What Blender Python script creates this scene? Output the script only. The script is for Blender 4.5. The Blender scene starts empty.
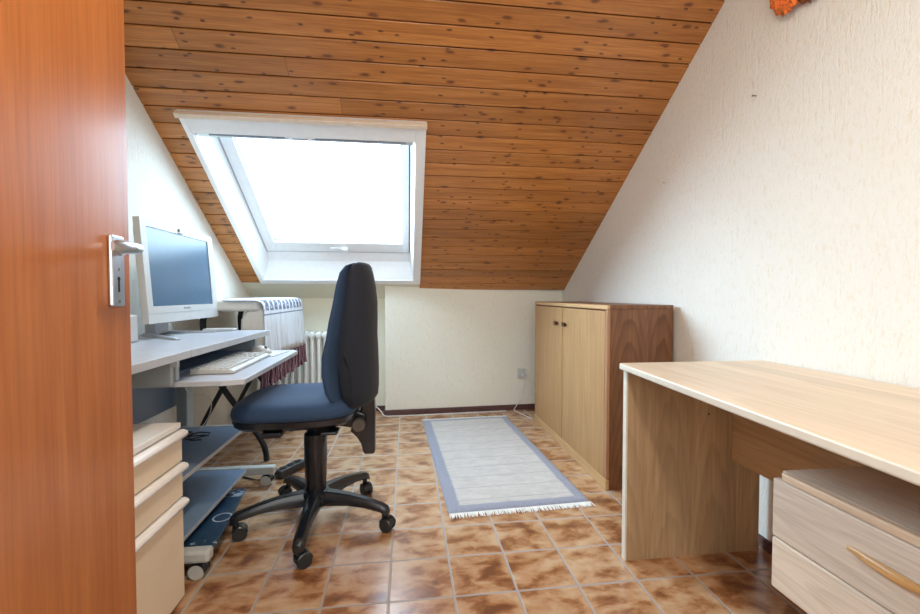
import bpy, bmesh, math, random
from math import sin, cos, pi, radians
from mathutils import Vector, Matrix
random.seed(7)
sc = bpy.context.scene
COL = sc.collection

# ------------------------------------------------------------------ camera
H = 0.954
F_PX = 424.6
cam_d = bpy.data.cameras.new('camera')
cam = bpy.data.objects.new('camera', cam_d); COL.objects.link(cam)
cam.location = (0, 0, H)
cam.rotation_euler = (radians(90 - 1.607), 0, radians(-7.074))
cam_d.sensor_fit = 'HORIZONTAL'; cam_d.sensor_width = 36
cam_d.lens = 36 * F_PX / 920
cam_d.clip_start = 0.02
sc.camera = cam
sc.view_settings.view_transform = 'Standard'
sc.view_settings.look = 'None'
sc.view_settings.gamma = 1
sc.view_settings.exposure = 0.12
sc.cycles.use_denoising = True
sc.cycles.max_bounces = 10
sc.cycles.diffuse_bounces = 6
sc.cycles.sample_clamp_indirect = 6

# ------------------------------------------------------------------ materials
def nt(name):
    m = bpy.data.materials.new(name); m.use_nodes = True
    t = m.node_tree; t.nodes.clear()
    o = t.nodes.new('ShaderNodeOutputMaterial'); b = t.nodes.new('ShaderNodeBsdfPrincipled')
    t.links.new(b.outputs[0], o.inputs[0])
    return m, t, b
def N(t, kind, **kw):
    n = t.nodes.new(kind)
    for k, v in kw.items():
        if hasattr(n, k): setattr(n, k, v)
        else: n.inputs[k].default_value = v
    return n
def L(t, a, b): t.links.new(a, b)
def math_(t, op, a, b=None, c=None, clamp=False):
    n = t.nodes.new('ShaderNodeMath'); n.operation = op; n.use_clamp = clamp
    for i, v in enumerate((a, b, c)):
        if v is None: continue
        if isinstance(v, (int, float)): n.inputs[i].default_value = v
        else: t.links.new(v, n.inputs[i])
    return n.outputs[0]
def mixc(t, fac, a, b, mode='MIX'):
    n = t.nodes.new('ShaderNodeMix'); n.data_type = 'RGBA'; n.blend_type = mode
    for i, v in ((0, fac), (6, a), (7, b)):
        if isinstance(v, (int, float)): n.inputs[i].default_value = v
        elif isinstance(v, tuple): n.inputs[i].default_value = (*v, 1) if len(v) == 3 else v
        else: t.links.new(v, n.inputs[i])
    return n.outputs[2]
def ramp(t, fac, stops):
    n = t.nodes.new('ShaderNodeValToRGB'); e = n.color_ramp.elements
    while len(e) < len(stops): e.new(0.5)
    for i, (p, c) in enumerate(stops):
        e[i].position = p; e[i].color = (*c, 1) if len(c) == 3 else c
    t.links.new(fac, n.inputs[0]); return n.outputs[0]
def bump(t, b, h, strength, dist=0.01):
    n = t.nodes.new('ShaderNodeBump'); n.inputs['Strength'].default_value = strength
    n.inputs['Distance'].default_value = dist
    t.links.new(h, n.inputs['Height']); t.links.new(n.outputs[0], b.inputs['Normal'])
def coords(t, scale=(1, 1, 1), kind='Object', loc=(0, 0, 0)):
    c = t.nodes.new('ShaderNodeTexCoord'); m = t.nodes.new('ShaderNodeMapping')
    m.inputs['Scale'].default_value = scale; m.inputs['Location'].default_value = loc
    t.links.new(c.outputs[kind], m.inputs[0]); return m.outputs[0]
def noise(t, vec, scale=5, detail=4, rough=0.5, dist=0.0):
    n = t.nodes.new('ShaderNodeTexNoise')
    n.inputs['Scale'].default_value = scale; n.inputs['Detail'].default_value = detail
    n.inputs['Roughness'].default_value = rough; n.inputs['Distortion'].default_value = dist
    t.links.new(vec, n.inputs['Vector']); return n.outputs['Fac']
def sep(t, vec):
    n = t.nodes.new('ShaderNodeSeparateXYZ'); t.links.new(vec, n.inputs[0]); return n.outputs

def plain(name, col, rough=0.5, metal=0.0, var=0.06, vscale=30, bmp=0.0, bscale=200, coat=0.0, sheen=0.0, spec=0.5):
    m, t, b = nt(name)
    v = coords(t)
    f = noise(t, v, vscale, 3)
    c1 = tuple(min(1, x * (1 + var)) for x in col); c2 = tuple(x * (1 - var) for x in col)
    L(t, ramp(t, f, [(0.3, c2), (0.7, c1)]), b.inputs['Base Color'])
    b.inputs['Roughness'].default_value = rough; b.inputs['Metallic'].default_value = metal
    b.inputs['Coat Weight'].default_value = coat
    b.inputs['Sheen Weight'].default_value = sheen
    b.inputs['Specular IOR Level'].default_value = spec
    if bmp: bump(t, b, noise(t, v, bscale, 3), bmp, 0.002)
    return m

def wood(name, c_lo, c_hi, axis, sc_=1.0, strip=None, rough=0.45, rings=0.35, coat=0.0, stripvar=0.22, fine=0.5, ringdark=None, boost=1.0, roff=(0, 0, 0), cath=None):
    m, t, b = nt(name)
    ia = 'XYZ'.index(axis)
    s1 = [38 * sc_] * 3; s1[ia] = 1.6 * sc_
    f1 = noise(t, coords(t, tuple(s1)), 1.0, 6, 0.65, 0.4)
    s2 = [150 * sc_] * 3; s2[ia] = 5 * sc_
    f2 = noise(t, coords(t, tuple(s2)), 1.0, 3, 0.6)
    s3 = [9 * sc_] * 3; s3[ia] = 0.9 * sc_
    base = coords(t, tuple(s3), loc=roff)
    if strip:
        isx = 'XYZ'.index(strip[0]); o = sep(t, coords(t))
        idx = math_(t, 'FLOOR', math_(t, 'DIVIDE', o[isx], strip[1]))
        wn = N(t, 'ShaderNodeTexWhiteNoise', noise_dimensions='1D'); L(t, idx, wn.inputs['W'])
        sv = wn.outputs['Value']
        add = t.nodes.new('ShaderNodeVectorMath'); add.operation = 'ADD'
        L(t, base, add.inputs[0]); cmb = t.nodes.new('ShaderNodeCombineXYZ')
        k = math_(t, 'MULTIPLY', sv, 37.0)
        for i in range(3): L(t, k, cmb.inputs[i])
        L(t, cmb.outputs[0], add.inputs[1]); base = add.outputs[0]
    # cathedral figure: contour lines of a stretched noise
    n3 = noise(t, base, 0.55, 1, 0.4)
    r = math_(t, 'FRACT', math_(t, 'MULTIPLY', n3, 16.0))
    r = math_(t, 'POWER', math_(t, 'SUBTRACT', 1.0, math_(t, 'ABSOLUTE', math_(t, 'SUBTRACT', math_(t, 'MULTIPLY', r, 2.0), 1.0))), 1.5)
    col = ramp(t, f1, [(0.25, c_lo), (0.75, c_hi)])
    rd = ringdark or tuple(x * 0.62 for x in c_lo)
    if cath:      # (across axis, figure width, bands per metre, arch height, strength)
        ax_, w_, bpm, arch, st = cath
        oo = sep(t, coords(t)); cx_ = math_(t, 'DIVIDE', oo['XYZ'.index(ax_)], w_)
        u_ = math_(t, 'SUBTRACT', math_(t, 'FRACT', cx_), 0.5)
        wn2 = N(t, 'ShaderNodeTexWhiteNoise', noise_dimensions='1D'); L(t, math_(t, 'FLOOR', cx_), wn2.inputs['W'])
        fld = math_(t, 'ADD', math_(t, 'MULTIPLY', oo[ia], bpm), math_(t, 'MULTIPLY', math_(t, 'MULTIPLY', u_, u_), arch))
        wob = noise(t, coords(t, tuple(3 if i_ == ia else 14 for i_ in range(3))), 1.0, 3, 0.55)
        fld = math_(t, 'ADD', math_(t, 'ADD', fld, math_(t, 'MULTIPLY', wob, 1.6)), math_(t, 'MULTIPLY', wn2.outputs['Value'], 7))
        fr_ = math_(t, 'FRACT', fld)
        bd = math_(t, 'MULTIPLY', math_(t, 'POWER', fr_, 2.5), math_(t, 'SUBTRACT', 1.0, math_(t, 'POWER', fr_, 14.0)))
        fade = math_(t, 'SUBTRACT', 1.0, math_(t, 'MULTIPLY', math_(t, 'ABSOLUTE', u_), 0.9))
        col = mixc(t, math_(t, 'MULTIPLY', math_(t, 'MULTIPLY', bd, fade), st), col, rd)
    col = mixc(t, math_(t, 'MULTIPLY', r, rings), col, rd)
    fin = ramp(t, f2, [(0.3, (1 - fine * 0.4,) * 3), (0.6, (1, 1, 1))])
    col = mixc(t, 1.0, col, fin, 'MULTIPLY')
    if strip:
        g = math_(t, 'ADD', math_(t, 'MULTIPLY', sv, stripvar), 1 - stripvar * 0.6)
        cg = t.nodes.new('ShaderNodeCombineColor')
        for i in range(3): L(t, g, cg.inputs[i])
        col = mixc(t, 1.0, col, cg.outputs[0], 'MULTIPLY')
    L(t, col, b.inputs['Base Color'])
    b.inputs['Roughness'].default_value = rough
    b.inputs['Coat Weight'].default_value = coat; b.inputs['Coat Roughness'].default_value = 0.15
    bump(t, b, f2, 0.12, 0.001)
    return m

def stucco(name, c1, c2):
    m, t, b = nt(name)
    big = noise(t, coords(t), 1.3, 3)
    g = noise(t, coords(t, (1, 1, 0.30)), 125, 3, 0.55, 0.6)      # vertical runs left by the trowel
    g2 = noise(t, coords(t, (1, 1, 1)), 190, 4, 0.6)
    g3 = noise(t, coords(t, (1, 1, 0.08)), 60, 2, 0.5, 0.3)
    groove = ramp(t, g3, [(0.30, (0, 0, 0)), (0.40, (1, 1, 1))])
    h = math_(t, 'ADD', math_(t, 'ADD', math_(t, 'MULTIPLY', g, 0.8), math_(t, 'MULTIPLY', g2, 0.5)), math_(t, 'MULTIPLY', groove, 0.22))
    col = ramp(t, big, [(0.3, c2), (0.7, c1)])
    flecks = ramp(t, g, [(0.30, (0.95, 0.90, 0.82)), (0.46, (1, 1, 1))])  # warm tint in the low spots of the relief
    col = mixc(t, 1.0, col, flecks, 'MULTIPLY')
    L(t, col, b.inputs['Base Color'])
    b.inputs['Roughness'].default_value = 0.85; b.inputs['Specular IOR Level'].default_value = 0.2
    bump(t, b, h, 0.6, 0.0065)
    return m

PLANK = 0.0885
def plank_mat():
    m, t, b = nt('varnished_pine_boards')
    o = sep(t, coords(t))
    idx = math_(t, 'FLOOR', math_(t, 'DIVIDE', o[1], PLANK))
    w = N(t, 'ShaderNodeTexWhiteNoise', noise_dimensions='1D'); L(t, idx, w.inputs['W'])
    wv = w.outputs['Value']
    # each board is a few lengths: butt joints
    w2 = N(t, 'ShaderNodeTexWhiteNoise', noise_dimensions='1D')
    L(t, math_(t, 'ADD', idx, 31.7), w2.inputs['W'])
    seg = math_(t, 'FLOOR', math_(t, 'DIVIDE', math_(t, 'ADD', o[0], math_(t, 'MULTIPLY', w2.outputs['Value'], 7.3)), 7.3))
    ww = N(t, 'ShaderNodeTexWhiteNoise', noise_dimensions='2D')
    cb = t.nodes.new('ShaderNodeCombineXYZ'); L(t, idx, cb.inputs[0]); L(t, seg, cb.inputs[1]); L(t, cb.outputs[0], ww.inputs['Vector'])
    tone = ww.outputs['Value']
    cmb = t.nodes.new('ShaderNodeCombineXYZ')
    L(t, math_(t, 'ADD', math_(t, 'MULTIPLY', o[0], 1.3), math_(t, 'MULTIPLY', tone, 50)), cmb.inputs[0])
    L(t, math_(t, 'MULTIPLY', o[1], 30), cmb.inputs[1]); L(t, math_(t, 'MULTIPLY', tone, 20), cmb.inputs[2])
    f = noise(t, cmb.outputs[0], 1.0, 5, 0.6, 0.7)
    cmf = t.nodes.new('ShaderNodeCombineXYZ')
    L(t, math_(t, 'ADD', math_(t, 'MULTIPLY', o[0], 5.0), math_(t, 'MULTIPLY', tone, 50)), cmf.inputs[0])
    L(t, math_(t, 'MULTIPLY', o[1], 170), cmf.inputs[1])
    ff = noise(t, cmf.outputs[0], 1.0, 3, 0.6, 0.2)
    col = ramp(t, f, [(0.25, (0.35, 0.130, 0.032)), (0.5, (0.49, 0.195, 0.046)), (0.8, (0.61, 0.275, 0.078))])
    col = mixc(t, 1.0, col, ramp(t, ff, [(0.3, (0.70, 0.62, 0.54)), (0.62, (1.04, 1.04, 1.04))]), 'MULTIPLY')
    g = math_(t, 'ADD', math_(t, 'MULTIPLY', tone, 0.34), 0.80)
    cg = t.nodes.new('ShaderNodeCombineColor')
    for i in range(3): L(t, g, cg.inputs[i])
    col = mixc(t, 1.0, col, cg.outputs[0], 'MULTIPLY')
    # knots of two sizes
    def knots(sx, sy, r0, r1, keep, off):
        kc = t.nodes.new('ShaderNodeCombineXYZ')
        L(t, math_(t, 'ADD', math_(t, 'MULTIPLY', o[0], sx), off), kc.inputs[0]); L(t, math_(t, 'MULTIPLY', o[1], sy), kc.inputs[1])
        vo = N(t, 'ShaderNodeTexVoronoi', voronoi_dimensions='2D'); vo.inputs['Scale'].default_value = 1.0
        nz = N(t, 'ShaderNodeTexNoise'); nz.inputs['Scale'].default_value = 2.3; L(t, kc.outputs[0], nz.inputs['Vector'])
        sc_ = t.nodes.new('ShaderNodeVectorMath'); sc_.operation = 'MULTIPLY_ADD'; L(t, nz.outputs['Color'], sc_.inputs[0])
        sc_.inputs[1].default_value = (.22, .22, 0); L(t, kc.outputs[0], sc_.inputs[2]); L(t, sc_.outputs[0], vo.inputs['Vector'])
        msk = ramp(t, vo.outputs['Distance'], [(r0, (1, 1, 1)), (r1, (0, 0, 0))])
        sc2 = t.nodes.new('ShaderNodeSeparateColor'); L(t, vo.outputs['Color'], sc2.inputs[0])
        return math_(t, 'MULTIPLY', msk, math_(t, 'LESS_THAN', sc2.outputs[0], keep))
    k1 = knots(5.2, 15.0, 0.06, 0.14, 0.48, 0.0)
    k2 = knots(10.0, 24.0, 0.07, 0.14, 0.34, 5.3)
    col = mixc(t, math_(t, 'MULTIPLY', math_(t, 'MAXIMUM', k1, k2), 0.88), col, (0.07, 0.022, 0.010))
    halo = knots(5.2, 15.0, 0.10, 0.30, 0.48, 0.0)
    col = mixc(t, math_(t, 'MULTIPLY', halo, 0.22), col, (0.30, 0.09, 0.02))
    # butt joint lines
    fr = math_(t, 'FRACT', math_(t, 'DIVIDE', math_(t, 'ADD', o[0], math_(t, 'MULTIPLY', w2.outputs['Value'], 7.3)), 7.3))
    col = mixc(t, math_(t, 'MULTIPLY', math_(t, 'LESS_THAN', fr, 0.0004), 0.6), col, (0.07, 0.02, 0.008))
    L(t, col, b.inputs['Base Color'])
    b.inputs['Roughness'].default_value = 0.38
    b.inputs['Coat Weight'].default_value = 0.15; b.inputs['Coat Roughness'].default_value = 0.3
    return m

TILE = 0.205
def tile_mat():
    m, t, b = nt('glazed_brown_floor_tiles')
    o = sep(t, coords(t))
    gx = math_(t, 'DIVIDE', math_(t, 'ADD', o[0], 0.0605 + TILE * 20), TILE)
    gy = math_(t, 'DIVIDE', math_(t, 'ADD', o[1], -1.3103 + TILE * 20), TILE)
    fx = math_(t, 'FRACT', gx); fy = math_(t, 'FRACT', gy)
    def edge(f): return math_(t, 'MINIMUM', f, math_(t, 'SUBTRACT', 1.0, f))
    e = math_(t, 'MINIMUM', edge(fx), edge(fy))
    grout = ramp(t, e, [(0.014, (1, 1, 1)), (0.022, (0, 0, 0))])
    cell = t.nodes.new('ShaderNodeCombineXYZ')
    L(t, math_(t, 'FLOOR', gx), cell.inputs[0]); L(t, math_(t, 'FLOOR', gy), cell.inputs[1])
    wn = N(t, 'ShaderNodeTexWhiteNoise', noise_dimensions='2D'); L(t, cell.outputs[0], wn.inputs['Vector'])
    off = t.nodes.new('ShaderNodeVectorMath'); off.operation = 'SCALE'; L(t, wn.outputs['Color'], off.inputs[0]); off.inputs['Scale'].default_value = 9
    vv = t.nodes.new('ShaderNodeVectorMath'); vv.operation = 'ADD'
    L(t, coords(t, (1, 1.5, 1)), vv.inputs[0]); L(t, off.outputs[0], vv.inputs[1])
    f = noise(t, vv.outputs[0], 10.5, 4, 0.5, 0.4)
    f2 = noise(t, vv.outputs[0], 55, 3, 0.6)
    inner = ramp(t, e, [(0.02, (0, 0, 0)), (0.2, (1, 1, 1))])     # the glaze pales towards each tile's rim
    k = math_(t, 'ADD', math_(t, 'MULTIPLY', f, 0.86), math_(t, 'MULTIPLY', f2, 0.14))
    k = math_(t, 'SUBTRACT', k, math_(t, 'MULTIPLY', math_(t, 'SUBTRACT', 1.0, inner), -0.065))
    col = ramp(t, k, [(0.35, (0.17, 0.062, 0.022)), (0.45, (0.31, 0.130, 0.050)), (0.52, (0.44, 0.235, 0.115)), (0.67, (0.55, 0.37, 0.225))])
    col = mixc(t, grout, col, (0.34, 0.30, 0.285))
    L(t, col, b.inputs['Base Color'])
    rg = ramp(t, grout, [(0, (0.25,) * 3), (1, (0.8,) * 3)])
    L(t, rg, b.inputs['Roughness'])
    b.inputs['Specular IOR Level'].default_value = 0.9
    b.inputs['Coat Weight'].default_value = 0.35; b.inputs['Coat Roughness'].default_value = 0.28
    h = math_(t, 'ADD', math_(t, 'MULTIPLY', math_(t, 'SUBTRACT', 1.0, grout), 1.0), math_(t, 'MULTIPLY', f2, 0.10))
    bump(t, b, h, 0.35, 0.003)
    return m

def glass_mat():
    m = bpy.data.materials.new('clear_window_glass'); m.use_nodes = True; t = m.node_tree; t.nodes.clear()
    o = t.nodes.new('ShaderNodeOutputMaterial'); mx = t.nodes.new('ShaderNodeMixShader')
    tr = t.nodes.new('ShaderNodeBsdfTransparent'); gl = t.nodes.new('ShaderNodeBsdfGlossy'); gl.inputs['Roughness'].default_value = 0.02
    fr = t.nodes.new('ShaderNodeLayerWeight'); fr.inputs[0].default_value = 0.5
    L(t, math_(t, 'ADD', math_(t, 'MULTIPLY', math_(t, 'POWER', fr.outputs['Facing'], 5.0), 0.8), 0.04), mx.inputs[0]); L(t, tr.outputs[0], mx.inputs[1]); L(t, gl.outputs[0], mx.inputs[2]); L(t, mx.outputs[0], o.inputs[0])
    return m

def fabric(name, col, sheen=0.4, rough=0.9, bscale=700, bstr=0.3, var=0.25):
    m, t, b = nt(name)
    v = coords(t); f = noise(t, v, bscale, 2, 0.7)
    c1 = tuple(x * (1 + var) for x in col); c2 = tuple(x * (1 - var) for x in col)
    L(t, ramp(t, f, [(0.35, c2), (0.65, c1)]), b.inputs['Base Color'])
    b.inputs['Roughness'].default_value = rough; b.inputs['Sheen Weight'].default_value = sheen
    b.inputs['Sheen Roughness'].default_value = 0.4
    bump(t, b, f, bstr, 0.002)
    return m

def rug_mat():
    m, t, b = nt('cream_rug_pile')
    o = sep(t, coords(t))
    # rug local frame: x across 0..0.66, y along 0..1.40
    f = noise(t, coords(t), 160, 3, 0.7); fb = noise(t, coords(t, (1, 2.2, 1)), 11, 5, 0.7, 0.8)
    wob = math_(t, 'MULTIPLY', math_(t, 'SUBTRACT', noise(t, coords(t), 25, 2), 0.5), 0.012)
    ex = math_(t, 'MINIMUM', o[0], math_(t, 'SUBTRACT', 0.66, o[0]))
    ey = math_(t, 'MINIMUM', o[1], math_(t, 'SUBTRACT', 1.40, o[1]))
    e = math_(t, 'ADD', math_(t, 'MINIMUM', ex, ey), wob)
    bord = ramp(t, e, [(0.052, (1, 1, 1)), (0.062, (0, 0, 0))])
    lines = math_(t, 'LESS_THAN', math_(t, 'FRACT', math_(t, 'DIVIDE', math_(t, 'ADD', o[1], 0.03), 0.125)), 0.045)
    field = ramp(t, fb, [(0.3, (0.44, 0.41, 0.385)), (0.7, (0.58, 0.55, 0.52))])
    field = mixc(t, math_(t, 'MULTIPLY', lines, 0.6), field, (0.24, 0.22, 0.25))
    blue = ramp(t, f, [(0.3, (0.19, 0.20, 0.265)), (0.7, (0.34, 0.355, 0.425))])
    L(t, mixc(t, bord, field, blue), b.inputs['Base Color'])
    b.inputs['Roughness'].default_value = 0.95; b.inputs['Sheen Weight'].default_value = 0.25
    bump(t, b, f, 0.7, 0.004)
    return m

def cloth_mat():
    m, t, b = nt('white_embroidered_cloth')
    o = sep(t, coords(t, kind='Object'))
    z = o[2]; y = o[1]
    def band(a, c): return math_(t, 'MULTIPLY', math_(t, 'GREATER_THAN', z, a), math_(t, 'LESS_THAN', z, c))
    line = band(0.843, 0.851)
    vo = N(t, 'ShaderNodeTexVoronoi', feature='DISTANCE_TO_EDGE'); vo.inputs['Scale'].default_value = 1
    L(t, coords(t, (40, 40, 48)), vo.inputs['Vector'])
    emb = math_(t, 'MULTIPLY', math_(t, 'LESS_THAN', vo.outputs['Distance'], 0.28), band(0.868, 0.928))
    per = math_(t, 'GREATER_THAN', math_(t, 'SINE', math_(t, 'MULTIPLY', y, 78.0)), -0.55)
    emb = math_(t, 'MULTIPLY', emb, per)
    f = noise(t, coords(t, (1, 160, 4)), 1, 2)
    base = ramp(t, f, [(0.35, (0.50, 0.52, 0.56)), (0.6, (0.60, 0.615, 0.64))])
    col = mixc(t, math_(t, 'MAXIMUM', math_(t, 'MULTIPLY', line, 0.75), math_(t, 'MULTIPLY', emb, 0.85)), base, (0.04, 0.045, 0.10))
    L(t, col, b.inputs['Base Color']); b.inputs['Roughness'].default_value = 0.9
    bump(t, b, noise(t, coords(t), 350, 2), 0.3, 0.001)
    return m

def board_mat():
    m, t, b = nt('dark_blue_printed_board')
    o = sep(t, coords(t))        # local frame of the box: metres, x across, y along
    f = noise(t, coords(t), 90, 3, 0.7)
    col = ramp(t, f, [(0.35, (0.012, 0.035, 0.075)), (0.75, (0.03, 0.085, 0.16))])
    dx = math_(t, 'SUBTRACT', o[0], -0.125); dy = math_(t, 'SUBTRACT', o[1], 0.215)
    r = math_(t, 'SQRT', math_(t, 'ADD', math_(t, 'MULTIPLY', dx, dx), math_(t, 'MULTIPLY', dy, dy)))
    ring = math_(t, 'LESS_THAN', math_(t, 'ABSOLUTE', math_(t, 'SUBTRACT', r, 0.032)), 0.003)
    n2 = noise(t, coords(t), 40, 4, 0.7)
    ed = math_(t, 'MAXIMUM', math_(t, 'MULTIPLY', math_(t, 'LESS_THAN', o[1], 0.055), math_(t, 'GREATER_THAN', n2, 0.585)),
               math_(t, 'MULTIPLY', math_(t, 'GREATER_THAN', o[1], 0.39), math_(t, 'GREATER_THAN', n2, 0.52)))
    col = mixc(t, math_(t, 'MULTIPLY', math_(t, 'MAXIMUM', ring, ed), 0.7), col, (0.65, 0.72, 0.80))
    L(t, col, b.inputs['Base Color']); b.inputs['Roughness'].default_value = 0.35
    return m

def keyboard_mat():
    return plain('warm_white_plastic', (0.48, 0.46, 0.43), 0.45, var=0.02)

M = dict(
    stucco=stucco('cream_stucco', (0.81, 0.79, 0.735), (0.785, 0.765, 0.705)),
    stucco_far=stucco('cream_stucco_knee_wall', (0.87, 0.87, 0.77), (0.84, 0.84, 0.74)),
    plaster=plain('smooth_cream_plaster', (0.78, 0.77, 0.64), 0.9, var=0.03, vscale=4, bmp=0.15, bscale=150),
    planks=plank_mat(), tiles=tile_mat(), glass=glass_mat(),
    white_lac=plain('white_lacquer', (0.88, 0.90, 0.92), 0.3, var=0.02),
    beige_lac=plain('beige_lacquered_ledge', (0.74, 0.62, 0.50), 0.45, var=0.05),
    grey_gasket=plain('grey_seal', (0.28, 0.32, 0.38), 0.6),
    alu=plain('brushed_aluminium', (0.66, 0.68, 0.70), 0.32, 1.0, var=0.05),
    alu_blue=plain('silver_grey_plastic', (0.42, 0.46, 0.52), 0.35, 0.3),
    skirt=plain('dark_brown_skirting', (0.10, 0.045, 0.042), 0.4, var=0.2),
    door=wood('sapele_veneer', (0.40, 0.115, 0.028), (0.54, 0.19, 0.055), 'Z', 0.8, rough=0.33, rings=0.06, coat=0.25, fine=0.45),
    oak=wood('light_oak_front', (0.38, 0.205, 0.080), (0.50, 0.285, 0.125), 'Z', 1.0, rough=0.5, rings=0.10, fine=0.5),
    oak_side=wood('oak_side', (0.165, 0.068, 0.026), (0.26, 0.110, 0.044), 'Z', 1.0, strip=('X', 0.175), rough=0.42, rings=0.2, stripvar=0.10, ringdark=(0.07, 0.022, 0.008), fine=0.5, cath=('X', 0.175, 7.0, 9.0, 0.9)),
    oak_edge=wood('oak_edge', (0.50, 0.30, 0.13), (0.64, 0.40, 0.20), 'Y', 1.0, rough=0.4, rings=0.05),
    oak_post=wood('oak_edge_upright', (0.36, 0.17, 0.085), (0.50, 0.27, 0.15), 'Z', 1.0, rough=0.4, rings=0.05),
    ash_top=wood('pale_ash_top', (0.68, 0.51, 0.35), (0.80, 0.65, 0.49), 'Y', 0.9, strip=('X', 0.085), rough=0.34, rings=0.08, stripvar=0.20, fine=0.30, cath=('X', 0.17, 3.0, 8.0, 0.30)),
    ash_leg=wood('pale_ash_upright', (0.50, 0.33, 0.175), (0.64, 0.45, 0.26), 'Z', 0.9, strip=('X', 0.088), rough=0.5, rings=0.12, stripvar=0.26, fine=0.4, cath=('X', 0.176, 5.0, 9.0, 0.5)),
    ash_panel=wood('pale_ash_rail', (0.50, 0.33, 0.175), (0.64, 0.45, 0.26), 'Y', 0.9, strip=('Z', 0.115), rough=0.5, rings=0.12, stripvar=0.2, fine=0.4, cath=('Z', 0.115, 5.0, 9.0, 0.45)),
    ash_front=wood('pale_ash_drawer', (0.68, 0.58, 0.46), (0.80, 0.70, 0.58), 'Y', 1.1, rough=0.42, rings=0.12, ringdark=(0.52, 0.42, 0.32), fine=0.45, cath=('Z', 0.13, 6.0, 12.0, 0.7)),
    ash_edge=plain('pale_edge_band', (0.70, 0.66, 0.56), 0.4, var=0.04),
    ash_rail=wood('warm_ash_rail', (0.72, 0.54, 0.36), (0.82, 0.66, 0.48), 'Y', 1.0, rough=0.4, rings=0.05),
    beech=wood('honey_beech', (0.62, 0.34, 0.12), (0.74, 0.46, 0.20), 'Y', 1.0, rough=0.35, rings=0.05),
    desk_grey=plain('pale_lavender_grey_laminate', (0.50, 0.525, 0.59), 0.27, var=0.03, vscale=60),
    desk_edge=plain('light_grey_edging', (0.46, 0.465, 0.49), 0.4, var=0.02),
    desk_blue=plain('blue_grey_laminate', (0.20, 0.29, 0.42), 0.33, var=0.04),
    frame_grey=plain('grey_painted_steel', (0.36, 0.40, 0.40), 0.45, var=0.04),
    frame_light=plain('light_grey_painted_steel', (0.52, 0.53, 0.50), 0.4, var=0.04),
    cream_box=plain('cream_drawer_front', (0.84, 0.70, 0.53), 0.5, var=0.03, vscale=5),
    cream_lip=plain('pale_pink_white_lip', (0.88, 0.85, 0.83), 0.35, var=0.02),
    cream_body=plain('cream_white_laminate', (0.84, 0.81, 0.77), 0.45, var=0.02),
    white_pl=plain('white_plastic', (0.54, 0.545, 0.535), 0.4, var=0.02),
    key_pl=keyboard_mat(),
    keycap=plain('pale_keys', (0.52, 0.51, 0.49), 0.5, var=0.02),
    screen=plain('dark_screen_window_tint', (0.055, 0.125, 0.21), 0.25, var=0.02, coat=0.0, spec=0.6),  # black screen, with the window's blue reflection put into its base colour
    black_pl=plain('black_plastic', (0.006, 0.009, 0.014), 0.27, var=0.2, spec=0.7),
    strip_pl=plain('dark_grey_plastic', (0.035, 0.035, 0.038), 0.45),
    black_soft=plain('soft_black_rubber', (0.02, 0.02, 0.02), 0.7, var=0.2),
    black_tube=plain('black_painted_tube', (0.012, 0.014, 0.02), 0.35, var=0.1),
    dark_knob=plain('brown_grey_knob', (0.11, 0.09, 0.075), 0.6),
    seat_f=fabric('sky_tinted_upholstery', (0.020, 0.048, 0.105), sheen=0.10),  # dark charcoal-blue fabric, the skylight's blue reflection mixed into its base colour
    back_f=fabric('charcoal_upholstery', (0.009, 0.012, 0.021), sheen=0.06),
    radiator=plain('white_enamel', (0.86, 0.88, 0.87), 0.3, var=0.02),
    rug=rug_mat(), fringe=plain('white_wool', (0.78, 0.76, 0.72), 0.95, bmp=0.5),
    cloth=cloth_mat(), maroon=fabric('maroon_fringe', (0.10, 0.022, 0.032), bscale=300),
    cream_tab=plain('cream_plastic_top', (0.78, 0.75, 0.68), 0.5, var=0.03),
    board=board_mat(),
    brass=plain('antique_brass', (0.07, 0.035, 0.018), 0.4, 0.3),
    orange=fabric('orange_pleats', (0.72, 0.17, 0.02), sheen=0.2, bscale=60, var=0.45, rough=0.5),
    orange_dk=fabric('brown_orange_pleats', (0.30, 0.085, 0.02), sheen=0.2, bscale=60, var=0.45, rough=0.5),
    cable_w=plain('white_cable', (0.70, 0.70, 0.68), 0.5), cable_b=plain('black_cable', (0.02, 0.02, 0.025), 0.5),
    ink=plain('grey_lettering', (0.28, 0.29, 0.32), 0.5),
    dark=plain('dark_recess', (0.01, 0.01, 0.012), 0.8),
    screw=plain('grey_metal_screw', (0.25, 0.24, 0.23), 0.4, 0.8),
)

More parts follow.
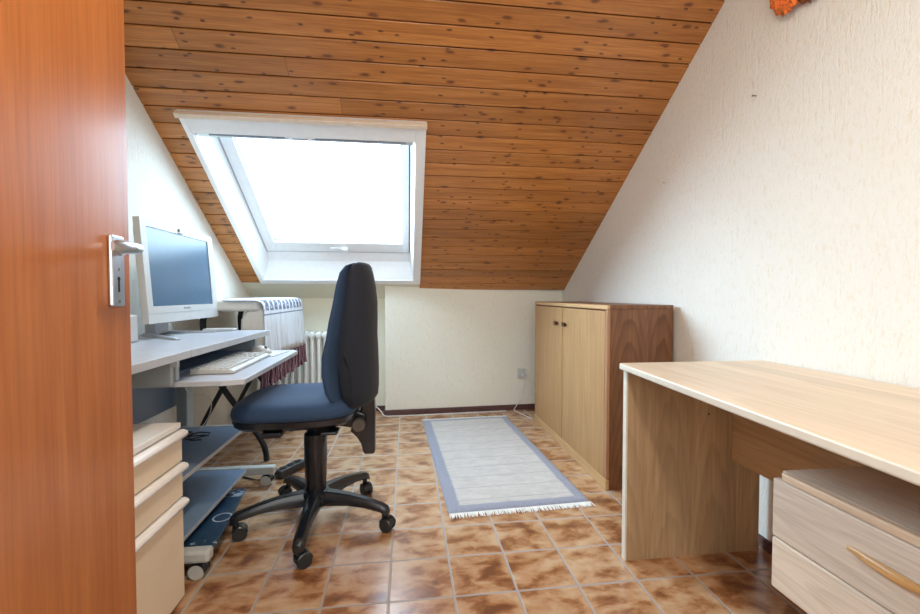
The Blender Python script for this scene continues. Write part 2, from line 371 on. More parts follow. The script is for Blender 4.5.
# ------------------------------------------------------------------ builders
ORG = {}
def thing(name, label, cat, loc, group=None):
    o = bpy.data.objects.new(name, None); COL.objects.link(o)
    o.empty_display_size = 0.05
    o.location = loc; ORG[o] = Vector(loc)
    o['label'] = label; o['category'] = cat
    if group: o['group'] = group
    return o
def obj(name, bm, mat, parent=None, smooth=False, bevel=0, sub=0, solid=0, label=None, weighted=False, origin=None):
    """bm is in world coordinates; it becomes one mesh object"""
    bmesh.ops.recalc_face_normals(bm, faces=bm.faces)
    base = ORG[parent] if parent is not None else Vector((0, 0, 0))
    own = Vector(origin) if origin else base
    bmesh.ops.translate(bm, verts=bm.verts, vec=-own)
    me = bpy.data.meshes.new(name); bm.to_mesh(me); bm.free()
    if smooth:
        for p in me.polygons: p.use_smooth = True
        if smooth != 'all':
            me.set_sharp_from_angle(angle=radians(40))
    mats = mat if isinstance(mat, (list, tuple)) else [mat]
    for m_ in mats: me.materials.append(m_)
    o = bpy.data.objects.new(name, me); COL.objects.link(o)
    if parent is not None: o.parent = parent
    o.location = own - base
    ORG[o] = own
    if solid:
        md = o.modifiers.new('solid', 'SOLIDIFY'); md.thickness = solid; md.offset = 0
    if bevel:
        md = o.modifiers.new('bevel', 'BEVEL'); md.width = bevel; md.segments = 2; md.limit_method = 'ANGLE'; md.angle_limit = radians(40)
        md.harden_normals = False
    if sub:
        md = o.modifiers.new('sub', 'SUBSURF'); md.levels = sub; md.render_levels = sub
    if label: o['label'] = label
    return o
def tag(o, label, cat, group=None, kind=None):
    o['label'] = label; o['category'] = cat
    if group: o['group'] = group
    if kind: o['kind'] = kind
    return o
def struct(name, bm, mat, **k):
    o = obj(name, bm, mat, **k); o['kind'] = 'structure'; return o
def B(): return bmesh.new()
def box(bm, x0, x1, y0, y1, z0, z1, mat=None):
    vs = [bm.verts.new(p) for p in ((x0, y0, z0), (x1, y0, z0), (x1, y1, z0), (x0, y1, z0), (x0, y0, z1), (x1, y0, z1), (x1, y1, z1), (x0, y1, z1))]
    for f in ((0, 3, 2, 1), (4, 5, 6, 7), (0, 1, 5, 4), (1, 2, 6, 5), (2, 3, 7, 6), (3, 0, 4, 7)):
        fc = bm.faces.new([vs[i] for i in f])
        if mat is not None: fc.material_index = mat
    return vs
def boxb(*a):
    bm = B(); box(bm, *a); return bm
def prism(bm, poly, axis, a, b):
    """poly: 2-D points in the plane across axis"""
    def P(p, t):
        return {'X': (t, p[0], p[1]), 'Y': (p[0], t, p[1]), 'Z': (p[0], p[1], t)}[axis]
    v0 = [bm.verts.new(P(p, a)) for p in poly]; v1 = [bm.verts.new(P(p, b)) for p in poly]
    n = len(poly)
    bm.faces.new(v0); bm.faces.new(v1[::-1])
    for i in range(n): bm.faces.new((v0[i], v0[(i + 1) % n], v1[(i + 1) % n], v1[i]))
def loft(bm, rings, cap=True):
    vr = [[bm.verts.new(p) for p in r] for r in rings]; n = len(vr[0])
    for a, b in zip(vr, vr[1:]):
        for i in range(n): bm.faces.new((a[i], a[(i + 1) % n], b[(i + 1) % n], b[i]))
    if cap: bm.faces.new(vr[0][::-1]); bm.faces.new(vr[-1])
def tube(bm, pts, r, seg=10, cap=True, closed=False):
    pts = [Vector(p) for p in pts]; rings = []
    n = len(pts); up = None
    for i, p in enumerate(pts):
        a = pts[max(i - 1, 0)]; b = pts[min(i + 1, n - 1)]
        t = (b - a).normalized()
        if up is None:
            up = Vector((0, 0, 1)) if abs(t.z) < 0.9 else Vector((1, 0, 0))
        s = t.cross(up).normalized(); up = s.cross(t).normalized()
        rr = r[i] if isinstance(r, (list, tuple)) else r
        rings.append([p + (s * cos(k * 2 * pi / seg) + up * sin(k * 2 * pi / seg)) * rr for k in range(seg)])
    loft(bm, rings, cap)
def smooth_path(pts, n=6):
    pts = [Vector(p) for p in pts]; out = []
    P = [pts[0] * 2 - pts[1]] + pts + [pts[-1] * 2 - pts[-2]]
    for i in range(1, len(P) - 2):
        for k in range(n):
            t = k / n; a, b, c, d = P[i - 1], P[i], P[i + 1], P[i + 2]
            out.append(0.5 * ((2 * b) + (c - a) * t + (2 * a - 5 * b + 4 * c - d) * t * t + (3 * b - a - 3 * c + d) * t ** 3))
    out.append(pts[-1]); return out
def cyl(bm, c, axis, r, h, seg=24, r2=None):
    c = Vector(c); ax = Vector(axis).normalized()
    o = ax.orthogonal().normalized(); q = ax.cross(o)
    r2 = r if r2 is None else r2
    rings = [[c - ax * h / 2 + (o * cos(k * 2 * pi / seg) + q * sin(k * 2 * pi / seg)) * r for k in range(seg)],
             [c + ax * h / 2 + (o * cos(k * 2 * pi / seg) + q * sin(k * 2 * pi / seg)) * r2 for k in range(seg)]]
    loft(bm, rings)
def lathe(bm, c, prof, seg=28):
    loft(bm, [[(c[0] + r * cos(k * 2 * pi / seg), c[1] + r * sin(k * 2 * pi / seg), c[2] + z) for k in range(seg)] for r, z in prof])
def catmull(v, t):
    """v: list of (t,value...) -> interpolated linearly-smooth"""
    for (a, b) in zip(v, v[1:]):
        if t <= b[0]:
            k = (t - a[0]) / (b[0] - a[0]); k = max(0, k)
            return [x + (y - x) * k for x, y in zip(a[1:], b[1:])]
    return list(v[-1][1:])
def xform(bm, mat): bmesh.ops.transform(bm, matrix=mat, verts=bm.verts)

# ------------------------------------------------------------------ room shell
def wxr(y): return 1.302 + (3.45 - y) * 0.0155       # right wall plane
XL = -1.225
YB = -0.75
TH = math.atan(0.681); CT, ST = cos(TH), sin(TH)
P0 = Vector((0, 3.42, 0.997))
# slope frame: local x = room x, local y = up the slope, local z = into the room
MS = Matrix(((1, 0, 0, 0), (0, -CT, -ST, P0.y), (0, ST, -CT, P0.z), (0, 0, 0, 1)))
ZF = 2.36
S_TOP = (ZF - P0.z) / ST

struct('floor', boxb(-1.6, 1.75, YB - .2, 3.75, -0.06, 0), M['tiles'])
def zroof(y): return P0.z + .681 * (P0.y - y) + .06
gable = [(YB, 0), (3.8, 0), (3.8, zroof(3.8)), (P0.y - (2.42 - .06 - P0.z) / .681, 2.42), (YB, 2.42)]
bm = B(); prism(bm, gable, 'X', 0, .12)
for v in bm.verts: v.co.x += wxr(v.co.y)
struct('wall_right', bm, M['stucco'])
bm = B(); prism(bm, gable, 'X', XL - .12, XL); struct('wall_left', bm, M['stucco'])
struct('wall_back', boxb(XL - .12, wxr(YB) + .12, YB - .12, YB, 0, 2.6), M['stucco'])
# boxed-out knee wall on the right, recess with the radiator on the left
bm = B(); prism(bm, [(-.175, 3.39), (1.30, 3.452), (1.30, 3.75), (-.175, 3.75)], 'Z', 0, 1.06); struct('wall_far', bm, M['stucco_far'])
struct('wall_alcove', boxb(XL, -.175, 3.535, 3.75, 0, 1.06), M['plaster'])
bm = B(); prism(bm, [(3.56, .90), (3.56, 1.10), (3.345, 1.10), (3.345, 1.062), (3.42, 1.004), (3.535, .93)], 'X', XL, .10)
struct('trim_1', bm, M['plaster'])                   # plaster reveal under the skylight
struct('ceiling', boxb(XL - .1, 1.5, YB - .1, P0.y - S_TOP * CT + .25, ZF, ZF + .05), M['stucco'])
# sloping ceiling boards (local slope frame) around the skylight hole
WX0, WX1, WS0, WS1 = -1.075, 0.065, 0.115, 1.42      # hole
bm = B()
def board(x0, x1, s0, s1):
    g = 0.002; d = 0.0018
    prof = [(s0, -.02), (s0, -d), (s0 + g, 0), (s1 - g, 0), (s1, -d), (s1, -.02)]
    prism(bm, prof, 'X', x0, x1)
XR0, XR1 = XL - .02, 1.36
i = 0
while i * PLANK < S_TOP + .1:
    s0, s1 = i * PLANK + .0, (i + 1) * PLANK - .0058
    xs = [(XR0 if i else .097, XR1)]
    if s1 > WS0 and s0 < WS1:
        if i == 1: xs = [(XR0, WX0), (WX1, XR1)]; 
        else: xs = [(XR0, WX0), (WX1, XR1)]
        if s0 < WS1 < s1: xs.append((WX0, WX1))
    for a, b in xs:
        if s0 < WS1 < s1 and (a, b) == (WX0, WX1): board(a, b, WS1, s1)
        else: board(a, b, s0, s1)
    i += 1
ceil = obj('ceiling', bm, M['planks']); ceil['kind'] = 'structure'; ceil.matrix_world = MS
bm = B()
for a in ((XR0 - .1, WX0, -.25, S_TOP + .2), (WX1, XR1 + .1, -.25, S_TOP + .2), (WX0, WX1, -.25, WS0), (WX0, WX1, WS1, S_TOP + .2)):
    box(bm, a[0], a[1], a[2], a[3], -.165, -.02)
rf = obj('ceiling', bm, M['dark']); rf['kind'] = 'structure'; rf.matrix_world = MS

# skirting boards
bm = B(); prism(bm, [(-.187, 3.378), (1.29, 3.44), (1.29, 3.452), (-.187, 3.39)], 'Z', 0, .043); box(bm, -.187, -.175, 3.378, 3.524, 0, .043)
struct('baseboard_far', bm, M['skirt'], bevel=.003)
struct('baseboard_alcove', boxb(XL, -.187, 3.523, 3.535, 0, .043), M['skirt'], bevel=.003)
bm = B(); prism(bm, [(wxr(3.43) - .012, 3.43), (wxr(3.43), 3.43), (wxr(YB), YB), (wxr(YB) - .012, YB)], 'Z', 0, .043); struct('baseboard_right', bm, M['skirt'], bevel=.003)
struct('baseboard_left', boxb(XL, XL + .012, YB, 3.52, 0, .043), M['skirt'], bevel=.003)

# ------------------------------------------------------------------ skylight
def S(name, bm, mat, parent, **k):
    o = obj(name, bm, mat, None, **k)
    o.parent = parent; return o
win = bpy.data.objects.new('window_1', None); COL.objects.link(win); win.matrix_world = MS; win['kind'] = 'structure'
FX0, FX1, FS0, FS1 = -1.087, 0.100, 0.092, 1.490     # architrave outer
IX0, IX1, IS0, IS1 = -1.058, 0.045, 0.140, 1.372     # architrave inner
def ring(bm, o, i, z0, z1):
    ox0, ox1, os0, os1 = o; ix0, ix1, is0, is1 = i
    box(bm, ox0, ix0, os0, os1, z0, z1); box(bm, ix1, ox1, os0, os1, z0, z1)
    box(bm, ix0, ix1, os0, is0, z0, z1); box(bm, ix0, ix1, is1, os1, z0, z1)
bm = B(); ring(bm, (FX0, FX1, FS0, FS1), (IX0, IX1, IS0, IS1), -.02, .014); S('frame', bm, M['white_lac'], win, bevel=.003)
S('ledge', boxb(FX0 - .004, FX1 + .004, 1.466, 1.490, .0, .036), M['beige_lac'], win, bevel=.003)
# lining: four splayed boards
D = -.135
JX0, JX1, JS0, JS1 = -1.014, 0.022, 0.295, 1.372
bm = B()
def quadslab(p):
    vs = [bm.verts.new(q) for q in p]; bm.faces.new(vs)
quadslab([(IX0, IS0 - .01, .0), (IX0, IS1, .0), (JX0, JS1, D), (JX0, JS0, D), (JX0, JS0 - .09, D + .02)])
quadslab([(IX1, IS0 - .01, .0), (IX1, IS1, .0), (JX1, JS1, D), (JX1, JS0, D), (JX1, JS0 - .09, D + .02)])
quadslab([(IX0, IS1, .0), (IX1, IS1, .0), (JX1, JS1, D), (JX0, JS1, D)])
lin = S('lining', bm, M['white_lac'], win, solid=.006)
bm = B(); quadslab([(IX0, IS0, .0), (IX1, IS0, .0), (JX1, JS0 - .075, D + .025), (JX0, JS0 - .075, D + .025)])
quadslab([(JX0, JS0 - .075, D + .025), (JX1, JS0 - .075, D + .025), (JX1, JS0, D), (JX0, JS0, D)])
S('sill', bm, M['white_lac'], win, solid=.006)
bm = B(); ring(bm, (JX0 - .05, JX1 + .05, JS0 - .03, JS1 + .12), (JX0 + .006, JX1 - .006, JS0 + .008, JS1 - .01), D - .031, D); ring(bm, (JX0 - .05, JX1 + .05, JS0 - .03, JS1 + .12), (JX0 + .03, JX1 - .03, JS0 + .03, JS1 - .01), D - .06, D - .031)
S('outer_frame', bm, M['grey_gasket'], win)
bm = B()
SX0, SX1, SS0, SS1 = JX0 + .009, JX1 - .009, JS0 + .014, JS1 + .04
GX0, GX1, GS0, GS1 = -.935, -.035, .405, 1.33
ring(bm, (SX0, SX1, SS0, SS1), (GX0, GX1, GS0, GS1), D - .03, D + .012); S('sash', bm, M['white_lac'], win, bevel=.004)
bm = B(); ring(bm, (GX0 - .002, GX1 + .002, GS0 - .002, GS1 + .002), (GX0 + .004, GX1 - .004, GS0 + .004, GS1 - .004), D - .022, D - .012); S('seal', bm, M['grey_gasket'], win)
S('pane', boxb(GX0 + .002, GX1 - .002, GS0 + .002, GS1 - .002, D - .020, D - .016), M['glass'], win)
bm = B(); box(bm, -.56, -.43, .352, .362, D + .012, D + .024); box(bm, -.475, -.43, .335, .368, D + .012, D + .034); cyl(bm, (-.452, .350, D + .03), (0, 0, 1), .016, .02, 16)
S('handle', bm, M['white_lac'], win, bevel=.003)
bm = B(); box(bm, IX0 + .01, IX1 - .01, 1.340, 1.372, -.035, -.004); bl = S('blind_box', bm, M['alu'], win, bevel=.003)
bm = B(); box(bm, IX0 + .07, IX1 - .05, 1.352, 1.358, -.004, .000); S('slot', bm, M['grey_gasket'], win)
bm = B(); box(bm, -.62, -.47, 1.362, 1.380, -.004, .010); box(bm, -.60, -.585, 1.350, 1.366, -.004, .012); box(bm, -.505, -.49, 1.350, 1.366, -.004, .012)
S('vent_bar', bm, M['white_lac'], win, bevel=.003)

# ------------------------------------------------------------------ door (open, hinge at the near end) and its frame post
E0 = Vector((-.583, .98, 0)); dd = Vector((-.10, .995, 0)).normalized(); nn = Vector((dd.y, -dd.x, 0))
MD = Matrix(((nn.x, -dd.x, 0, E0.x), (nn.y, -dd.y, 0, E0.y), (0, 0, 1, 0), (0, 0, 0, 1)))   # local x = out of the face, y = towards the hinge
MD = Matrix(((nn.x, -dd.x, 0, E0.x), (nn.y, -dd.y, 0, E0.y), (0, 0, 1, 0), (0, 0, 0, 1)))
door = bpy.data.objects.new('door_1', None); COL.objects.link(door); door.matrix_world = MD; door['kind'] = 'structure'
ORG[door] = Vector((0, 0, 0))
def Dp(name, bm, mat, par=door, **k): return obj(name, bm, mat, par, **k)
Dp('leaf', boxb(-.04, 0, 0, .80, .008, 2.0), M['door'], bevel=.0015)
pl = Dp('handle_plate', boxb(0, .009, .036, .082, .931, 1.072), M['alu'], bevel=.004)
ORG[pl] = Vector((0, 0, 0))
bm = B(); box(bm, .0085, .0095, .0572, .0628, .960, .985); cyl(bm, (.009, .060, .986), (1, 0, 0), .0045, .0012, 14); Dp('keyhole', bm, M['dark'], pl)
for z in (1.005, .941):
    bm = B(); cyl(bm, (.0092, .060, z), (1, 0, 0), .0032, .0015, 12); Dp('screw', bm, M['screw'], pl)
bm = B(); cyl(bm, (.012, .060, 1.046), (1, 0, 0), .014, .010, 24)
rings = []
for (x, y, w, h, ang) in [(.014, .060, .009, .010, 0), (.032, .060, .009, .010, 0), (.042, .061, .010, .0105, .5), (.047, .069, .0095, .0105, 1.1), (.048, .085, .007, .0115, 1.57), (.048, .115, .006, .012, 1.57), (.047, .140, .0055, .012, 1.57), (.045, .152, .0035, .009, 1.57)]:
    t = Vector((cos(ang), sin(ang), 0)); s = Vector((-sin(ang), cos(ang), 0))
    rings.append([Vector((x, y, 1.046 - .004 * min(1, max(0, (y - .05) / .1)))) + s * (w * cos(k * pi / 8)) + Vector((0, 0, 1)) * (h * sin(k * pi / 8)) for k in range(16)])
loft(bm, rings)
Dp('lever', bm, M['alu'], smooth=True)
bm = B(); prism(bm, [(-.515, .10), (-.50, .17), (-.56, .175), (-.56, .10)], 'Z', 0, 2.03); struct('trim_2', bm, M['door'])
for z in (.25, 1.75):
    bm = B(); cyl(bm, (-.004, .803, z), (0, 0, 1), .007, .09, 12); Dp('hinge', bm, M['alu'])
struct('wall_front', boxb(XL, -.56, .10, .175, 0, ZF), M['stucco'])

# ------------------------------------------------------------------ oak cabinet
t = thing('oak_cabinet', 'two-door oak cabinet with a darker figured side, standing in the far right corner', 'cabinet', (1.13, 2.52, 0))
cx0, cx1, cy0, cy1, cz = .962, 1.300, 1.945, 3.11, .905
bm = B(); box(bm, cx0 + .004, cx1, cy0 + .0, cy0 + .018, 0, .885); obj('side_panel', bm, M['oak_side'], t, origin=(cx0 + .02, cy0, 0))
bm = B(); box(bm, cx0 + .004, cx1, cy1 - .018, cy1, 0, .885); obj('side_panel', bm, M['oak_side'], t)
bm = B(); box(bm, cx0 + .02, cx1, cy0 + .018, cy1 - .018, .05, .885); obj('body', bm, M['oak_side'], t)
bm = B(); box(bm, cx0 + .012, cx1, cy0 - .003, cy1 + .003, .885, cz); obj('top', bm, M['oak_side'], t, bevel=.003)
bm = B(); box(bm, cx0 - .006, cx0 + .012, cy0 - .003, cy1 + .003, .882, cz); obj('top_lip', bm, M['oak_edge'], t, bevel=.006, label='light rounded front lip')
bm = B(); box(bm, cx0 - .006, cx0 + .012, cy0 - .003, cy1 + .003, 0, .052); obj('plinth', bm, M['oak_edge'], t, bevel=.004, label='light plinth strip')
bm = B(); box(bm, cx0 - .004, cx0 + .012, cy0 - .002, cy0 + .022, .052, .882); obj('corner_strip', bm, M['oak_post'], t, bevel=.004)
bm = B(); box(bm, cx0 - .004, cx0 + .012, cy1 - .02, cy1 + .002, .052, .882); obj('corner_strip', bm, M['oak_post'], t, bevel=.004)
ym = 2.545
for a, b, ky in ((cy0 + .024, ym - .004, ym - .060), (ym + .004, cy1 - .022, ym + .085)):
    d = obj('door', boxb(cx0 - .004, cx0 + .014, a, b, .056, .876), M['oak'], t, bevel=.002)
    bm = B(); cyl(bm, (cx0 - .010, ky, .775), (1, 0, 0), .008, .014, 12)
    rings = []
    for q in range(7):
        a_ = -1 + q / 3; rr = .004 + .012 * abs(a_)
        rings.append([(cx0 - .020 + .006 * cos(k * pi / 4), ky + a_ * .018, .775 + rr * sin(k * pi / 4)) for k in range(8)])
    loft(bm, rings); obj('handle', bm, M['brass'], d, smooth=True, label='small dark bow-shaped pull')

# ------------------------------------------------------------------ long ash desk at right
t = thing('writing_desk', 'long pale ash-look desk with solid end panel along the right wall', 'desk', (1.03, .7, 0))
bm = B(); prism(bm, [(.757, 1.443), (1.325, 1.438), (1.345, -.15), (.668, -.15)], 'Z', .687, .710)
o = obj('desktop', bm, [M['ash_top'], M['ash_edge']], t, bevel=.005)
for p in o.data.polygons:
    if abs(p.normal.z) < .5: p.material_index = 1
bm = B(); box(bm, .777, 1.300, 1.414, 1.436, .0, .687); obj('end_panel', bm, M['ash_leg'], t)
bm = B(); box(bm, .771, .777, 1.414, 1.436, .0, .687); obj('edge_strip', bm, M['ash_edge'], t, label='pale edge strip of the end panel')
bm = B(); box(bm, .787, 1.330, -.12, -.098, .0, .687); obj('end_panel', bm, M['ash_leg'], t)
bm = B(); box(bm, 1.185, 1.203, -.098, 1.414, .345, .687); obj('modesty_panel', bm, M['ash_panel'], t)
bm = B(); cyl(bm, (.86, 1.385, .682), (0, 0, 1), .006, .008, 12); obj('screw', bm, M['screw'], t)
bm = B(); cyl(bm, (1.09, 1.413, .52), (0, 1, 0), .003, .003, 10); obj('cam_hole', bm, M['dark'], t)

t = thing('drawer_cabinet', 'low pale ash drawer cabinet with honey wood handle under the long desk', 'cabinet', (1.0, .62, 0))
px, py1, py0 = .85, .887, .36
bm = B(); box(bm, px + .018, 1.17, py0 + .006, py1 - .006, .275, .545); obj('body', bm, M['ash_front'], t, bevel=.003)
bm = B(); box(bm, px + .002, px + .018, py0 + .006, py1 - .020, .528, .546); obj('top_rail', bm, M['ash_rail'], t, bevel=.003, label='warm-toned front rail')
for z0, z1 in ((.391, .527), (.269, .388)):
    d = obj('drawer', boxb(px, px + .018, py0, py1, z0, z1), M['ash_front'], t, bevel=.004)
    if z0 < .3: continue
    bm = B(); rings = []
    for (y, xx, w, h) in [(.714, .001, .003, .004), (.69, .003, .004, .008), (.672, .006, .006, .009), (.655, .007, .007, .010), (.630, .008, .008, .010), (.612, .008, .008, .010), (.598, .006, .006, .008), (.58, .003, .004, .005), (.57, .001, .003, .003)]:
        c = Vector((px - xx, y, .463)); rings.append([c + Vector((w * cos(k * pi / 6), 0, h * sin(k * pi / 6))) for k in range(12)])
    loft(bm, rings); obj('handle', bm, M['beech'], d, smooth=True, label='honey-coloured wooden bow handle')
bm = B(); box(bm, 1.00, 1.16, .40, .70, .0, .275); obj('plinth', bm, M['ash_leg'], t)

# ------------------------------------------------------------------ rug
A = Vector((.176, 1.802, 0)); Rr = Vector((.840, 1.790, 0)); 
uy = Vector((-sin(radians(2.7)), cos(radians(2.7)), 0)); ux = Vector((uy.y, -uy.x, 0))
MR = Matrix(((ux.x, uy.x, 0, A.x), (ux.y, uy.y, 0, A.y), (0, 0, 1, 0), (0, 0, 0, 1)))
t = thing('rug', 'cream runner rug with blue-grey border and white fringes on the tiles', 'rug', (0, 0, 0)); t.matrix_world = MR
bm = B(); nx, ny = 33, 70
def rugz(x, y):
    e = min(x, .66 - x, y, 1.4 - y); return .011 * min(1, (max(e, 0) / .012) ** .5 + .15) + .0014 * sin(9 * y + 4 * x) * min(1, e / .05)
grid = [[bm.verts.new((x := .66 * i / nx, y := 1.4 * j / ny, rugz(.66 * i / nx, 1.4 * j / ny))) for j in range(ny + 1)] for i in range(nx + 1)]
for i in range(nx):
    for j in range(ny): bm.faces.new((grid[i][j], grid[i + 1][j], grid[i + 1][j + 1], grid[i][j + 1]))
low = [[bm.verts.new((v.co.x, v.co.y, .0005)) for v in (r[0], r[-1])] for r in (grid[0], grid[-1])]
edge = [e for e in bm.edges if e.is_boundary]
r = bmesh.ops.extrude_edge_only(bm, edges=edge)
for v in [g for g in r['geom'] if isinstance(g, bmesh.types.BMVert)]: v.co.z = .0005
for q in low:
    for v in q: bm.verts.remove(v)
obj('pile', bm, M['rug'], t, smooth='all')
for y0, sg in ((0, -1), (1.4, 1)):
    bm = B()
    for k in range(150):
        x = .004 + .652 * k / 149; a = random.uniform(-.25, .25); ln = random.uniform(.026, .036)
        tube(bm, [(x, y0 - sg * .003, .006), (x + a * ln * .5, y0 + sg * ln * .5, .0045), (x + a * ln, y0 + sg * ln, .003)], [.0025, .0024, .0012], 5)
    obj('fringe', bm, M['fringe'], t, label='white fringe')

# ------------------------------------------------------------------ swivel chair
t = thing('office_chair', 'black five-star swivel chair with tall back and blue-lit seat', 'chair', (-.375, 1.83, 0))
C0 = Vector((-.382, 1.818, 0))
def sring(xc, yc, z, hx, hy, n=32, e=3.2, fx=None):
    out = []
    for k in range(n):
        a = 2 * pi * k / n; c, s = cos(a), sin(a)
        x = hx * math.copysign(abs(c) ** (2 / e), c); y = hy * math.copysign(abs(s) ** (2 / e), s)
        out.append([xc + x, yc + y, z])
    return out
# seat cushion: waterfall front towards -x, slightly dished
sx, sy, hx, hy = -.436, 1.835, .238, .232
def seat_ring(z, gx, gy, crown=0):
    rr = sring(sx, sy, z, hx * gx, hy * gy, 40, 4.2)
    for p in rr:
        u = (p[0] - sx) / hx
        p[2] += -.006 * max(0, -u - .35) ** 1.5 + .010 * max(0, u - .2)
    return rr
bm = B()
loft(bm, [seat_ring(.483, .93, .93), seat_ring(.488, .985, .985), seat_ring(.506, 1.0, 1.0), seat_ring(.524, .99, .985), seat_ring(.538, .95, .94), seat_ring(.547, .84, .82), seat_ring(.549, .5, .5), seat_ring(.545, .2, .2)])
obj('seat', bm, M['seat_f'], t, smooth='all', label='fabric seat cushion')
bm = B()
loft(bm, [seat_ring(.446, .75, .72), seat_ring(.450, .92, .90), seat_ring(.462, .965, .96), seat_ring(.484, .975, .97)])
obj('seat_shell', bm, M['black_pl'], t, smooth=True)
# backrest: side profile (z, front x, back x, half width)
prof = [(.515, -.250, -.205, .130), (.521, -.272, -.160, .165), (.540, -.290, -.143, .187), (.58, -.306, -.139, .203), (.65, -.315, -.139, .212), (.72, -.312, -.141, .214), (.79, -.296, -.144, .211),
        (.85, -.289, -.143, .205), (.92, -.277, -.143, .196), (.99, -.268, -.150, .186), (1.04, -.258, -.160, .172), (1.068, -.243, -.167, .156), (1.080, -.225, -.176, .128)]
def back_ring(z, x0, x1, w, n=36):
    xc, h = (x0 + x1) / 2, (x1 - x0) / 2; out = []
    for k in range(n):
        a = 2 * pi * k / n; c, s = cos(a), sin(a)
        x = h * math.copysign(abs(c) ** (2 / 2.6), c); y = w * math.copysign(abs(s) ** (2 / 2.8), s)
        out.append((xc + x + .018 - .045 * (y / .21) ** 2, 1.83 + y, z))
    return out
bm = B(); loft(bm, [back_ring(z, a + .004, a + max(.03, (b - a) * .34), w) for z, a, b, w in prof])
obj('backrest', bm, M['seat_f'], t, smooth='all', label='padded front cushion of the backrest')
prof2 = [(z - (.004 if z < .6 else -.003), a + max(.022, (b - a) * .30), b, w * 1.0) for z, a, b, w in prof]
bm = B(); loft(bm, [back_ring(*p) for p in prof2]); obj('back_shell', bm, M['back_f'], t, smooth='all', label='upholstered rear shell')
bm = B(); pts = []
for x, z in ((-.262, .775), (-.235, .735), (-.215, .68), (-.208, .62), (-.212, .56), (-.225, .53)):
    z_, a, b, w = (z, *catmull(prof2, z)); xc, h = (a + b) / 2, (b - a) / 2; y = w * .9
    for _ in range(6):
        q = min(.98, abs(x - xc - .018 + .045 * (y / .21) ** 2) / h); y = w * (1 - q ** 2.6) ** (1 / 2.8)
    pts.append((x, 1.83 - y, z))
tube(bm, smooth_path(pts), .0035, 8); obj('seam', bm, M['back_f'], t, smooth=True)
# rear spine and height knob
bm = B()
sp = [(.285, .165, .203), (.295, .158, .208), (.33, .150, .208), (.36, .132, .208), (.385, .105, .208), (.41, .118, .208), (.47, .150, .208), (.56, .15, .205)]
rings = []
for z, a, b in sp:
    # a,b are distances behind hub axis x=-.375
    xa, xb = -.345 + a, -.345 + b
    rings.append([(xa, 1.80, z), (xb, 1.80, z), (xb, 1.86, z), (xa, 1.86, z)])
loft(bm, rings); obj('spine', bm, M['black_pl'], t, bevel=.006)
bm = B(); n = 40; rings = []
for y, r0 in ((1.785, .020), (1.780, .025), (1.755, .027), (1.748, .022)):
    rings.append([(-.200 + (r0 + .0015 * (k % 2)) * cos(2 * pi * k / n), y, .424 + (r0 + .0015 * (k % 2)) * sin(2 * pi * k / n)) for k in range(n)])
loft(bm, rings); obj('knob', bm, M['dark_knob'], t, smooth=True, label='ridged brown-grey knob')
bm = B(); prism(bm, [(-.46, .42), (-.30, .415), (-.21, .40), (-.175, .395), (-.175, .46), (-.23, .485), (-.46, .475)], 'Y', 1.785, 1.875); obj('tilt_mechanism', bm, M['black_pl'], t, bevel=.008)
bm = B(); box(bm, -.53, -.47, 1.70, 1.82, .440, .450); box(bm, -.535, -.465, 1.62, 1.70, .425, .446); obj('lever', bm, M['black_pl'], t, bevel=.005)
bm = B(); box(bm, -.31, -.28, 1.70, 1.80, .432, .444); box(bm, -.325, -.265, 1.63, 1.70, .425, .438); obj('lever', bm, M['black_pl'], t, bevel=.005)
